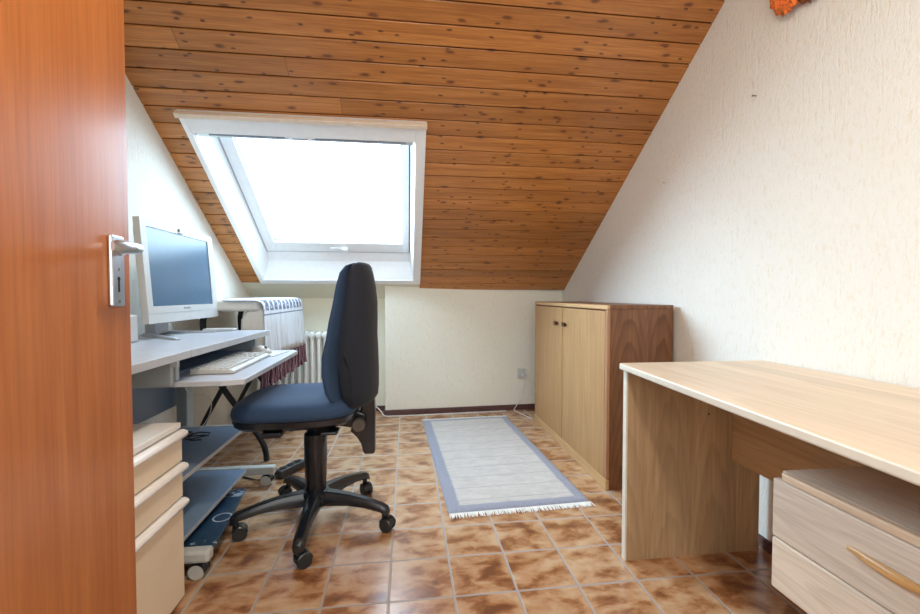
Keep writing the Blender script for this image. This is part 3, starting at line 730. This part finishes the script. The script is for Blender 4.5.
# gas column
bm = B(); lathe(bm, (-.382, 1.818, 0), [(.018, .425), (.020, .412), (.030, .406), (.036, .388), (.045, .380), (.046, .372), (.046, .26), (.0445, .255), (.0435, .20), (.042, .195), (.040, .10), (.038, .085)], 32)
obj('column', bm, M['black_pl'], t, smooth=True)
bm = B(); lathe(bm, (-.382, 1.818, 0), [(.014, .43), (.014, .39)], 16); obj('gas_spring', bm, M['black_soft'], t, smooth=True)
bm = B(); lathe(bm, (-.382, 1.818, 0), [(.040, .078), (.056, .085), (.060, .11), (.058, .135), (.050, .143), (.044, .145)], 32)
obj('hub', bm, M['black_pl'], t, smooth=True)
casters = [(-.651, 1.723), (-.362, 1.535), (-.082, 1.745), (-.197, 2.073), (-.559, 2.087)]
for i, (x, y) in enumerate(casters):
    ang = radians([198, 270.5, 342.5, 54, 126][i]); u = Vector((cos(ang), sin(ang), 0)); v = Vector((-u.y, u.x, 0))
    bm = B(); rings = []
    for r, zt, hh, w in [(.035, .143, .055, .034), (.08, .142, .052, .031), (.15, .137, .042, .026), (.22, .125, .034, .0235), (.29, .108, .030, .022), (.312, .098, .032, .020), (.320, .088, .026, .015)]:
        c = C0 + u * r
        rings.append([c + v * -w + Vector((0, 0, zt - hh)), c + v * -w * .95 + Vector((0, 0, zt - hh * .4)), c + v * -w * .55 + Vector((0, 0, zt)), c + v * w * .55 + Vector((0, 0, zt)), c + v * w * .95 + Vector((0, 0, zt - hh * .4)), c + v * w + Vector((0, 0, zt - hh))])
    loft(bm, rings); arm = obj('star_leg', bm, M['black_pl'], t, smooth=True, bevel=.003)
    pc = C0 + u * .300
    ca = radians([20, 35, 330, 300, 210][i]); q = Vector((cos(ca), sin(ca), 0)); w_ = Vector((-q.y, q.x, 0))
    bm = B()
    cc = pc + q * .014
    for s_ in (-1, 1): cyl(bm, cc + w_ * s_ * .0145 + Vector((0, 0, .0265)), w_, .0265, .017, 24)
    wh = obj('caster', bm, M['black_soft'], t, smooth=True, bevel=.003)
    bm = B(); cyl(bm, pc + Vector((0, 0, .063)), (0, 0, 1), .011, .03, 16); cyl(bm, cc + Vector((0, 0, .0265)), w_, .009, .036, 12)
    rings = []
    for k in range(9):
        a = radians(10 + k * 18); rings.append([cc + q * (cos(a) * rr) + Vector((0, 0, .0265 + sin(a) * rr)) + w_ * wv for rr, wv in ((.0265, -.023), (.030, -.020), (.030, .020), (.0265, .023))])
    loft(bm, rings); obj('caster_hood', bm, M['black_pl'], wh, smooth=True)

# ------------------------------------------------------------------ computer desk at left
t = thing('computer_desk', 'grey wheeled computer desk with pulled-out keyboard shelf against the left wall', 'desk', (-.95, 1.85, 0))
bm = B(); box(bm, -1.19, -.695, 1.468, 2.255, .752, .777)
def two(o, e=1):
    for p in o.data.polygons:
        if abs(p.normal.z) < .5: p.material_index = e
o = obj('desktop', bm, [M['desk_grey'], M['desk_edge']], t, bevel=.002); two(o)
bm = B(); prism(bm, [(-1.19, 1.4665), (-1.19, .92), (-.690, .92), (-.696, 1.4665)], 'Z', .752, .777)
o = obj('side_leaf', bm, [M['desk_grey'], M['desk_edge']], t, bevel=.002); two(o)
bm = B(); prism(bm, [(-.60, 1.455), (-.535, 1.475), (-.545, 2.20), (-.57, 2.235), (-1.09, 2.235), (-1.09, 1.455)], 'Z', .658, .676)
o = obj('keyboard_shelf', bm, [M['desk_grey'], M['desk_edge']], t, bevel=.002); two(o)
for y0, y1 in ((1.468, 1.488), (2.19, 2.21)):
    obj('apron', boxb(-1.15, -.742, y0, y1, .6765, .752), M['frame_grey'], t, bevel=.002)
obj('apron', boxb(-1.15, -.742, 1.436, 1.454, .666, .752), M['frame_grey'], t, bevel=.002)
obj('back_panel', boxb(-1.115, -1.100, 1.488, 2.19, .425, .752), M['desk_blue'], t)
obj('inner_shelf', boxb(-1.095, -.80, 1.489, 2.189, .6765, .684), M['desk_blue'], t)
for y0, y1 in ((1.49, 1.55), (2.13, 2.19)):
    obj('upright', boxb(-1.080, -1.032, y0, y1, .10, .657), M['frame_grey'], t, bevel=.004)
for za, nm in ((.318, 'shelf'), (.112, 'shelf')):
    bm = B(); prism(bm, [(-1.10, 1.50), (-.760, 1.50), (-.760, 2.105), (-1.10, 2.105)], 'Z', za, za + .016)
    o = obj(nm, bm, [M['desk_blue'], M['desk_edge']], t, bevel=.0015); two(o)
    obj('shelf_bracket', boxb(-1.05, -.785, 2.106, 2.125, za - .02, za + .02), M['frame_light'], t, bevel=.002)
for y in (1.51, 2.215):
    bmv = B(); box(bmv, -1.17, -.662, y - .022, y + .022, .056, .098); bb = obj('base_beam', bmv, M['frame_light'], t, bevel=.010)
    for x in (-.705, -1.12):
        bm = B()
        for s_ in (-1, 1): cyl(bm, (x, y + s_ * .013, .026), (0, 1, 0), .026, .014, 24)
        w = obj('caster', bm, M['frame_light'], t, bevel=.002, smooth=True)
        bm = B(); rings = []
        for k in range(9):
            a = radians(-5 + k * 20); rings.append([(x + cos(a) * rr, y + wv, .026 + sin(a) * rr) for rr, wv in ((.0265, -.0215), (.029, -.0215), (.029, .0215), (.0265, .0215))])
        loft(bm, rings); cyl(bm, (x, y, .052), (0, 0, 1), .008, .018, 12); obj('caster_hood', bm, M['black_pl'], w, smooth=True)
obj('clip', boxb(-.745, -.725, 1.44, 1.455, .725, .752), M['white_pl'], t)

# dark printed board lying on the lower beam
BO = Vector((-.655, 1.535, 0))
bm = B(); prism(bm, [(-.965, 1.536), (-.668, 1.536), (-.725, 2.00), (-1.0, 2.00)], 'Z', .070, .080)
o = obj('printed_board', bm, M['board'], origin=(-.60, 1.535, 0), bevel=.002)
tag(o, 'dark blue flat board with white ring under the lowest desk shelf', 'board')
for y in (1.57, 1.98):
    pass

# ------------------------------------------------------------------ all-in-one computer
t = thing('all_in_one_computer', 'white all-in-one computer with dark screen tinted with reflected blue standing on the grey desk', 'computer', (-1.03, 2.05, .777))
XM = -1.0
def trap(bm, y0, y1, z0, z1, xa, xb): box(bm, xa, xb, y0, y1, z0, z1)
bm = B(); Y0, Y1, Z0, Z1 = 1.765, 2.368, .842, 1.256
# bezel as frame round the screen
for a in ((Y0, 1.802, Z0, Z1), (2.318, Y1, Z0, Z1), (1.802, 2.318, Z0, .910), (1.802, 2.318, 1.226, Z1)):
    box(bm, XM - .024, XM, a[0], a[1], a[2], a[3])
bmesh.ops.remove_doubles(bm, verts=bm.verts, dist=.0001)
obj('bezel', bm, M['white_pl'], t)
bm = B(); box(bm, XM - .060, XM - .024, Y0 + .05, Y1 - .05, Z0 + .01, Z1 - .02); obj('rear_housing', bm, M['white_pl'], t, bevel=.012)
obj('screen', boxb(XM - .012, XM - .004, 1.802, 2.318, .910, 1.226), M['screen'], t)
obj('chin_line', boxb(XM - .001, XM + .0008, Y0, Y1, .880, .882), M['alu_blue'], t)
bm = B(); cyl(bm, (XM + .001, 2.045, 1.243), (1, 0, 0), .007, .006, 16); box(bm, XM, XM + .002, 2.035, 2.075, 1.228, 1.233); obj('webcam', bm, M['dark_knob'], t)
bm = B()
for k, w in enumerate((.006, .004, .006, .005, .006, .003, .006)):
    y = 2.03 + k * .0085; box(bm, XM, XM + .0008, y, y + w, .893, .9015)
obj('maker_lettering', bm, M['ink'], t, label='tiny grey lettering under the screen')
bm = B(); box(bm, -1.135, -1.085, 1.99, 2.10, .779, .95); obj('neck', bm, M['white_pl'], t, bevel=.012)
bm = B(); box(bm, -1.11, -1.07, 1.965, 1.992, .779, .90); obj('neck_cover', bm, M['alu_blue'], t, bevel=.004)
for a, b in (((-1.116, 1.975), (-.892, 1.782)), ((-1.125, 2.105), (-.90, 2.135))):
    u = (Vector((b[0], b[1], 0)) - Vector((a[0], a[1], 0))); ln = u.length; u.normalize(); v = Vector((-u.y, u.x, 0)); a3 = Vector((a[0], a[1], .777)); bm = B(); rings = []
    for k, (f, h, w) in enumerate(((0, .014, .017), (.5, .010, .014), (.93, .008, .012), (1, .005, .009))):
        c = a3 + u * ln * f; rings.append([c - v * w + Vector((0, 0, .0005)), c + v * w + Vector((0, 0, .0005)), c + v * w * .7 + Vector((0, 0, h)), c - v * w * .7 + Vector((0, 0, h))])
    loft(bm, rings); obj('foot', bm, M['alu_blue'], t, smooth=True)

MT = Matrix.Translation((-.985, 0, .845)) @ Matrix.Rotation(radians(-4.0), 4, 'Y') @ Matrix.Translation((1.0, 0, -.845))
for c_ in t.children:
    if c_.name.split('.')[0] in ('bezel', 'rear_housing', 'screen', 'chin_line', 'webcam', 'maker_lettering'):
        tr_ = Matrix.Translation(ORG[t]); c_.data.transform(tr_.inverted() @ MT @ tr_)
t = thing('white_box', 'white plastic device left of the computer, half hidden by the door', 'device', (-1.08, 1.66, .777))
obj('housing', boxb(-1.17, -1.01, 1.60, 1.745, .778, .882), M['white_pl'], t, bevel=.008)
bm = B(); tube(bm, smooth_path([(-1.06, 1.70, .884), (-1.08, 1.72, .93), (-1.10, 1.76, .935), (-1.09, 1.80, .92)]), .005, 8); tube(bm, smooth_path([(-1.05, 1.72, .884), (-1.06, 1.74, .915), (-1.09, 1.80, .90)]), .004, 8)
tag(obj('cable', bm, M['cable_b'], smooth=True), 'black cable bundle behind the left edge of the computer', 'cable')
bm = B(); box(bm, -.985, -.845, 2.19, 2.245, .7775, .790)
o = obj('pencil_case', bm, M['white_pl'], bevel=.004); tag(o, 'small flat white case at the back of the desktop right of the computer', 'case')

# keyboard
t = thing('keyboard', 'white keyboard on the pulled-out shelf of the grey desk', 'keyboard', (-.69, 1.78, .677))
K0 = Vector((-.752, 1.572, .677)); K1 = Vector((-.612, 1.535, .669)); ku = (K1 - K0).normalized(); kv = Vector((-ku.y, ku.x, 0))
MK = Matrix(((ku.x, kv.x, 0, K0.x), (ku.y, kv.y, 0, K0.y), (0, 0, 1, K0.z), (0, 0, 0, 1)))
kv2 = (Vector((-.765, 2.05, .677)) - K0).normalized(); kl = .435
MK = Matrix(((kv2.y, kv2.x, 0, K0.x), (-kv2.x, kv2.y, 0, K0.y), (0, 0, 1, K0.z), (0, 0, 0, 1)))
bm = B(); prism(bm, [(0, 0), (.145, 0), (.145, .010), (.13, .014), (0, .020)], 'Y', 0, kl); xform(bm, MK); obj('case', bm, M['key_pl'], t, bevel=.003)
bm = B()
for r in range(6):
    for c in range(22):
        if c in (15, 18): continue
        x = .013 + r * .0195; y = .008 + c * .0192; z = .0200 - .0045 * (x / .13)
        if r == 5 and 4 < c < 11: continue
        vs = box(bm, x, x + .016, y, y + .016, z - .002, z + .004)
        for v in vs[4:]: v.co.x += .0018 * (1 if v.co.x < x + .008 else -1); v.co.y += .0018 * (1 if v.co.y < y + .008 else -1)
vs = box(bm, .013 + 5 * .0195, .029 + 5 * .0195, .008 + 5 * .0192, .008 + 10.8 * .0192, .014, .0205)
xform(bm, MK); o = obj('keys', bm, M['keycap'], t); o['kind'] = 'stuff'
# mouse and pad
bm = B(); prism(bm, [(-.80, 2.055), (-.600, 2.00), (-.58, 2.17), (-.80, 2.20)], 'Z', .6765, .6795)
tag(obj('mouse_pad', bm, M['white_pl']), 'thin white mouse pad at the far end of the keyboard shelf', 'mouse pad')
bm = B(); rings = []
mc = Vector((-.695, 2.115, .680)); md = Vector((.86, -.5, 0)).normalized(); mv = Vector((-md.y, md.x, 0))
for f, w, h in ((-1, .010, .008), (-.93, .020, .016), (-.6, .029, .028), (-.1, .032, .036), (.4, .030, .032), (.8, .026, .021), (.96, .020, .012), (1, .012, .006)):
    c = mc + md * f * .055; rings.append([c + mv * (w * cos(pi * k / 10)) + Vector((0, 0, h * sin(pi * k / 10) ** .8 if 0 < k < 10 else 0)) for k in range(11)])
loft(bm, rings); t = thing('computer_mouse', 'cream computer mouse on the white pad beside the keyboard', 'mouse', tuple(mc))
obj('body', bm, M['key_pl'], t, smooth=True)
bm = B(); box(bm, mc.x + .02, mc.x + .032, mc.y - .022, mc.y - .012, .70, .7005); cyl(bm, mc + md * .035 + Vector((0, 0, .026)), mv, .008, .006, 14); obj('scroll_wheel', bm, M['dark_knob'], t)
bm = B(); tube(bm, smooth_path([mc + md * -.05 + Vector((0, 0, .006)), (-.79, 2.14, .681), (-.88, 2.15, .70), (-.98, 2.16, .690), (-1.06, 2.15, .688)]), .0016, 6)
tag(obj('cable', bm, M['cable_w'], smooth=True), 'thin pale mouse cable running to the back of the keyboard shelf', 'cable')
bm = B(); tube(bm, smooth_path([(-.79, 1.62, .664), (-.80, 1.66, .60), (-.83, 1.90, .52), (-.87, 1.98, .42), (-.93, 1.98, .345), (-1.0, 2.0, .340)]), .002, 6)
tag(obj('cable', bm, M['cable_w'], smooth=True), 'thin grey cable hanging below the keyboard shelf to the middle shelf', 'cable')
bm = B()
for k in range(4):
    pts = [(-1.06 + .05 * j + random.uniform(-.01, .01), 1.93 + random.uniform(-.05, .07), .343 + random.uniform(0, .012)) for j in range(5)]
    tube(bm, smooth_path(pts), .003, 6)
tag(obj('cable', bm, M['cable_b'], smooth=True), 'tangle of black cables on the middle shelf of the grey desk', 'cable')

# ------------------------------------------------------------------ cream drawer unit
t = thing('drawer_unit', 'cream three-drawer unit with white rounded lips beside the door edge', 'drawer unit', (-.9, 1.2, 0))
dx, dy1, dy0 = -.702, 1.415, 1.0
obj('carcass', boxb(-1.12, dx - .018, dy0, dy1 - .002, 0, .541), M['cream_body'], t, bevel=.002)
obj('top', boxb(-1.12, dx, dy0, dy1 - .005, .541, .558), M['cream_body'], t, bevel=.002)
for z0, z1 in ((.437, .512), (.325, .408), (.006, .296)):
    d = obj('drawer', boxb(dx - .018, dx, dy0, dy1, z0, z1), M['cream_box'], t, bevel=.0015)
    bm = B(); a = z1 - .004
    prism(bm, [(dx - .018, a), (dx + .004, a), (dx + .014, a + .005), (dx + .018, a + .013), (dx + .014, a + .022), (dx + .004, a + .026), (dx - .018, a + .026)], 'Y', dy0, dy1 + .006)
    obj('grip_lip', bm, M['cream_lip'], d, bevel=.003, smooth=True, label='white rounded grip along the drawer top')

# ------------------------------------------------------------------ folding table with draped cloth
t = thing('folding_table', 'cream-topped table on crossed black tube legs behind the computer desk', 'table', (-1.0, 2.8, 0))
bm = B(); n = 8; poly = []
X0, X1, Yn, Yf, rc = -1.20, -.785, 2.41, 3.19, .05
for cx, cy, a0 in ((X1 - rc, Yn + rc, -90), (X1 - rc, Yf - rc, 0), (X0 + rc, Yf - rc, 90), (X0 + rc, Yn + rc, 180)):
    for k in range(n + 1):
        a = radians(a0 + 90 * k / n); poly.append((cx + rc * cos(a), cy + rc * sin(a)))
prism(bm, poly, 'Z', .866, .932); obj('table_top', bm, M['cream_tab'], t, bevel=.015, smooth=True)
bm = B(); rings = []
for z, a, b in ((.880, -.85, -.770), (.86, -.875, -.768), (.82, -.900, -.766), (.70, -.905, -.765), (.64, -.89, -.765), (.62, -.86, -.77)):
    rings.append([(a, 2.43, z), (b, 2.43, z), (b, 2.50, z), (a, 2.50, z)])
loft(bm, rings); obj('end_cover', bm, M['cream_tab'], t, bevel=.015, smooth=True)
for y in (2.53, 3.06):
    bm = B(); tube(bm, smooth_path([(-.805, y, .008), (-.808, y, .05), (-.83, y, .12), (-.895, y, .225), (-1.04, y, .44), (-1.11, y, .62), (-1.135, y, .78), (-1.12, y, .866)]), .0165, 12)
    obj('leg', bm, M['black_tube'], t, smooth=True)
    yy = y + .03
    bm = B(); tube(bm, smooth_path([(-1.205, yy, .012), (-1.19, yy, .08), (-1.16, yy, .21), (-1.04, yy, .44), (-.90, yy, .70), (-.855, yy, .79), (-.875, yy, .866)]), .014, 12)
    obj('leg', bm, M['black_tube'], t, smooth=True)
for x, z, ya, yb in ((-.915, .235, 2.53, 3.06), (-1.205, .014, 2.56, 3.09)):
    bm = B(); tube(bm, [(x, ya, z), (x, yb, z)], .013, 10); obj('floor_bar', bm, M['black_tube'], t, smooth=True)

t = thing('draped_cloth', 'white embroidered cloth with dark red fringe draped over the cream table', 'cloth', (0, 0, 0))
path = [(-.975, .9355), (-.95, .9355), (-.92, .9358), (-.88, .936), (-.85, .9365), (-.80, .935), (-.775, .925), (-.765, .905), (-.762, .87), (-.760, .82), (-.757, .76), (-.755, .70), (-.753, .64), (-.752, .595)]
bm = B(); ny = 90; cols = []
for j in range(ny + 1):
    y = 2.385 + .83 * j / ny; cc = []
    for i, (x, z) in enumerate(path):
        hang = max(0, (.90 - z) / .30)
        f = hang * (.010 * sin(y * 75) + .006 * sin(y * 131 + 1))
        z2 = z - hang * .012 * sin(y * 4)
        yj = y
        if j < 7:   # the near edge sags over the table end
            k = (7 - j) / 7; z2 -= .012 * k if z > .9 else 0
            x2 = x + f + .012 * k * hang
            yj = y - .05 * k * hang
        else: x2 = x + f
        cc.append(bm.verts.new((x2, yj, z2)))
    cols.append(cc)
for j in range(ny):
    for i in range(len(path) - 1): bm.faces.new((cols[j][i], cols[j + 1][i], cols[j + 1][i + 1], cols[j][i + 1]))
obj('fabric', bm, M['cloth'], t, smooth='all', solid=.003)
bm = B()
for k in range(120):
    y = 2.335 + .885 * k / 119; yb = y - .03 * (1 - k / 119)
    x = -.752 + .010 * sin(y * 75); L_ = random.uniform(.125, .145)
    tube(bm, [(x, y, .60), (x + random.uniform(-.006, .006), y + random.uniform(-.006, .006), .60 - L_ * .5), (x + random.uniform(-.008, .010), yb + random.uniform(-.008, .008), .60 - L_)], [.005, .0045, .006], 6)
obj('fringe', bm, M['maroon'], t, smooth=True, label='dark red-brown fringe')

# ------------------------------------------------------------------ radiator
t = thing('radiator', 'white column radiator in the alcove below the skylight', 'radiator', (-.80, 3.47, 0))
def section(x):
    bm = B(); y0, y1 = 3.425, 3.495
    for y in (y0, y1):
        tube(bm, smooth_path([(x, y, .11), (x, y, .20), (x, y, .58), (x, y, .64)], 4), .0135, 12)
    rings = []
    for zc in (.12, .635):
        r_ = []
        for k in range(20):
            a = 2 * pi * k / 20; r_.append((0, (y0 + y1) / 2 + (.035 * (1 if cos(a) > 0 else -1) + .018 * cos(a)), zc + .032 * sin(a)))
        va = [bm.verts.new((x - .017, p[1], p[2])) for p in r_]; vb = [bm.verts.new((x + .017, p[1], p[2])) for p in r_]
        bm.faces.new(va); bm.faces.new(vb[::-1])
        for k in range(20): bm.faces.new((va[k], va[(k + 1) % 20], vb[(k + 1) % 20], vb[k]))
    return bm
first = None
for k in range(13):
    x = -1.14 + k * .05
    if first is None: first = obj('section', section(x), M['radiator'], t, smooth=True, bevel=.003); x00 = x
    else:
        c = first.copy(); COL.objects.link(c); c.parent = t; c.location = (x - x00, 0, 0)
for z in (.12, .635):
    bm = B(); tube(bm, [(-1.15, 3.46, z), (-.53, 3.46, z)], .016, 12); obj('manifold', bm, M['radiator'], t, smooth=True)
bm = B(); tube(bm, smooth_path([(-.54, 3.46, .12), (-.50, 3.46, .12), (-.49, 3.46, .09), (-.49, 3.46, 0)]), .009, 10); obj('pipe', bm, M['radiator'], t, smooth=True)
for x in (-1.0, -.62): obj('wall_bracket', boxb(x - .012, x + .012, 3.50, 3.54, .55, .60), M['radiator'], t)

# ------------------------------------------------------------------ sockets, strip, cables
def knee(x): return 3.39 + (x + .175) * (.062 / 1.475)
t = thing('wall_socket', 'white double socket low on the knee wall left of the oak cabinet', 'socket', (.925, knee(.925), .305))
yk = knee(.93)
bm = B(); box(bm, .905, .975, yk - .012, yk, .262, .342); obj('face_plate', bm, M['white_pl'], t, bevel=.006)
bm = B(); cyl(bm, (.955, yk - .012, .300), (0, 1, 0), .022, .003, 24); obj('insert', bm, M['frame_light'], t)
t = thing('power_plug', 'white plug pushed into the socket left of the oak cabinet', 'plug', (.925, yk - .03, .285))
bm = B(); cyl(bm, (.957, yk - .030, .290), (0, 1, 0), .019, .036, 20, r2=.016); obj('body', bm, M['white_pl'], t, smooth=True)
bm = B(); tube(bm, smooth_path([(.957, yk - .045, .275), (.948, yk - .055, .20), (.92, yk - .05, .10), (.885, yk - .035, .03), (.87, yk - .04, .008), (.885, yk - .10, .006), (.92, yk - .22, .006), (.945, yk - .30, .006)], 8), .0033, 8)
tag(obj('cable', bm, M['cable_w'], smooth=True), 'white cable hanging from the knee wall socket to the floor behind the rug', 'cable')
bm = B(); tube(bm, smooth_path([(-.42, 3.50, .015), (-.33, 3.49, .04), (-.26, 3.46, .055), (-.215, 3.42, .030), (-.18, 3.36, .006), (-.10, 3.345, .005), (.05, 3.345, .005), (.30, 3.36, .005), (.62, 3.375, .005), (.80, 3.38, .005)], 8), .0042, 8)
tag(obj('cable', bm, M['cable_w'], smooth=True), 'white cable lying along the foot of the knee wall by the alcove corner', 'cable')

t = thing('power_strip', 'black three-way power strip on the tiles between the desk and the chair', 'power strip', (-.635, 2.385, 0))
a = Vector((-.672, 2.275, 0)); b = Vector((-.580, 2.425, 0)); u = (b - a).normalized(); v = Vector((-u.y, u.x, 0)); ln = (b - a).length
MP = Matrix(((u.x, v.x, 0, a.x), (u.y, v.y, 0, a.y), (0, 0, 1, 0), (0, 0, 0, 1)))
bm = B(); box(bm, 0, ln, -.026, .026, .002, .044); xform(bm, MP); obj('body', bm, M['strip_pl'], t, bevel=.008)
for k in range(3):
    bm = B(); cyl(bm, ((k + .75) * ln / 3.5, 0, .0450), (0, 0, 1), .018, .003, 20); xform(bm, MP); obj('outlet', bm, M['dark'], t)
bm = B(); tube(bm, smooth_path([a + Vector((0, 0, .018)), (-.75, 2.25, .012), (-.80, 2.28, .006), (-.90, 2.33, .006), (-1.10, 2.36, .006)]), .004, 8)
tag(obj('cable', bm, M['cable_b'], smooth=True), 'dark cable leading from the power strip under the grey desk', 'cable')
bm = B(); box(bm, -1.06, -.755, 2.36, 2.40, .002, .035); 
tag(obj('cable_box', bm, M['black_pl'], bevel=.006), 'black flat box on the floor behind the desk base', 'box')

# ------------------------------------------------------------------ wall bits
t = thing('wall_ornament', 'orange pleated shell-shaped ornament high on the right wall', 'ornament', (1.335, 1.39, 2.0))
def petal(y0, z0, w, h, tilt, dark, xo):
    bm = B(); nu, nv = 36, 10; g = []
    for i in range(nu + 1):
        a = radians(-78 + 156 * i / nu); row = []
        for j in range(nv + 1):
            r = (j / nv); rad = r * (1 + .05 * cos(i * pi / 1.5) * (r > .9))
            y = y0 + sin(a + tilt) * w * rad; z = z0 - cos(a + tilt) * h * rad
            x = wxr(1.4) - xo - .030 * sin(pi * min(1, r * .95)) - .006 * cos(i * pi) * r
            row.append(bm.verts.new((x, y, z)))
        g.append(row)
    for i in range(nu):
        for j in range(nv):
            if j == 0:
                bm.faces.new((g[i][0], g[i][1], g[i + 1][1])) if False else bm.faces.new((g[i][0], g[i][1], g[i + 1][1], g[i + 1][0]))
            else: bm.faces.new((g[i][j], g[i][j + 1], g[i + 1][j + 1], g[i + 1][j]))
    obj('petal', bm, dark, t, solid=.003, smooth=True)
petal(1.340, 2.055, .080, .125, .12, M['orange'], .020)
petal(1.262, 2.030, .078, .108, -.05, M['orange_dk'], .008)
bm = B(); cyl(bm, (wxr(1.5) - .008, 1.499, 1.718), (1, 0, 0), .002, .018, 8); cyl(bm, (wxr(1.5) - .016, 1.499, 1.718), (1, 0, 0), .004, .002, 10)
tag(obj('nail', bm, M['screw']), 'small bare nail sticking out of the right wall under the slope', 'nail')

bm = B(); cyl(bm, (wxr(2.06) - .006, 2.06, 1.533), (1, 0, 0), .002, .014, 8); cyl(bm, (wxr(2.06) - .013, 2.06, 1.533), (1, 0, 0), .0045, .002, 10)
tag(obj('nail', bm, M['frame_light']), 'tiny pale nail head in the right wall close to the wooden slope', 'nail')

# ------------------------------------------------------------------ light
w = bpy.data.worlds.new('overcast_sky'); sc.world = w; w.use_nodes = True
nt_ = w.node_tree; bg = nt_.nodes['Background']
bg.inputs[0].default_value = (0.60, 0.82, 1.0, 1)
# overcast sky, brightest where the sun stands low behind thin cloud to the left
tc = nt_.nodes.new('ShaderNodeTexCoord'); vd = nt_.nodes.new('ShaderNodeVectorMath'); vd.operation = 'DOT_PRODUCT'
nt_.links.new(tc.outputs['Generated'], vd.inputs[0]); vd.inputs[1].default_value = Vector((-.88, .42, .27)).normalized()
gl = math_(nt_, 'POWER', math_(nt_, 'MAXIMUM', vd.outputs['Value'], 0.0), 5.0)
nt_.links.new(math_(nt_, 'ADD', math_(nt_, 'MULTIPLY', gl, 40.0), 11.5), bg.inputs[1])
def area(name, loc, rot, sx, sy, power, col, portal=False):
    l = bpy.data.lights.new(name, 'AREA'); l.shape = 'RECTANGLE'; l.size = sx; l.size_y = sy; l.energy = power; l.color = col
    o = bpy.data.objects.new(name, l); COL.objects.link(o); o.location = loc; o.rotation_euler = rot
    if portal: l.cycles.is_portal = True
    return o
pt = area('skylight_portal', (0, 0, 0), (0, 0, 0), .90, .93, 1, (1, 1, 1), True)
pt.matrix_world = MS @ Matrix.Translation((-.485, .867, D - .06)) @ Matrix.Rotation(pi, 4, 'X')
area('ceiling_lamp', (.02, .45, ZF - .03), (0, 0, 0), .16, .16, 21, (1.0, .88, .72))
area('rear_fill', (.0, YB + .04, 1.45), (radians(90), 0, 0), 1.6, 1.5, 19, (.84, .92, 1.0))  # added soft fill in front of the back wall, no real lamp
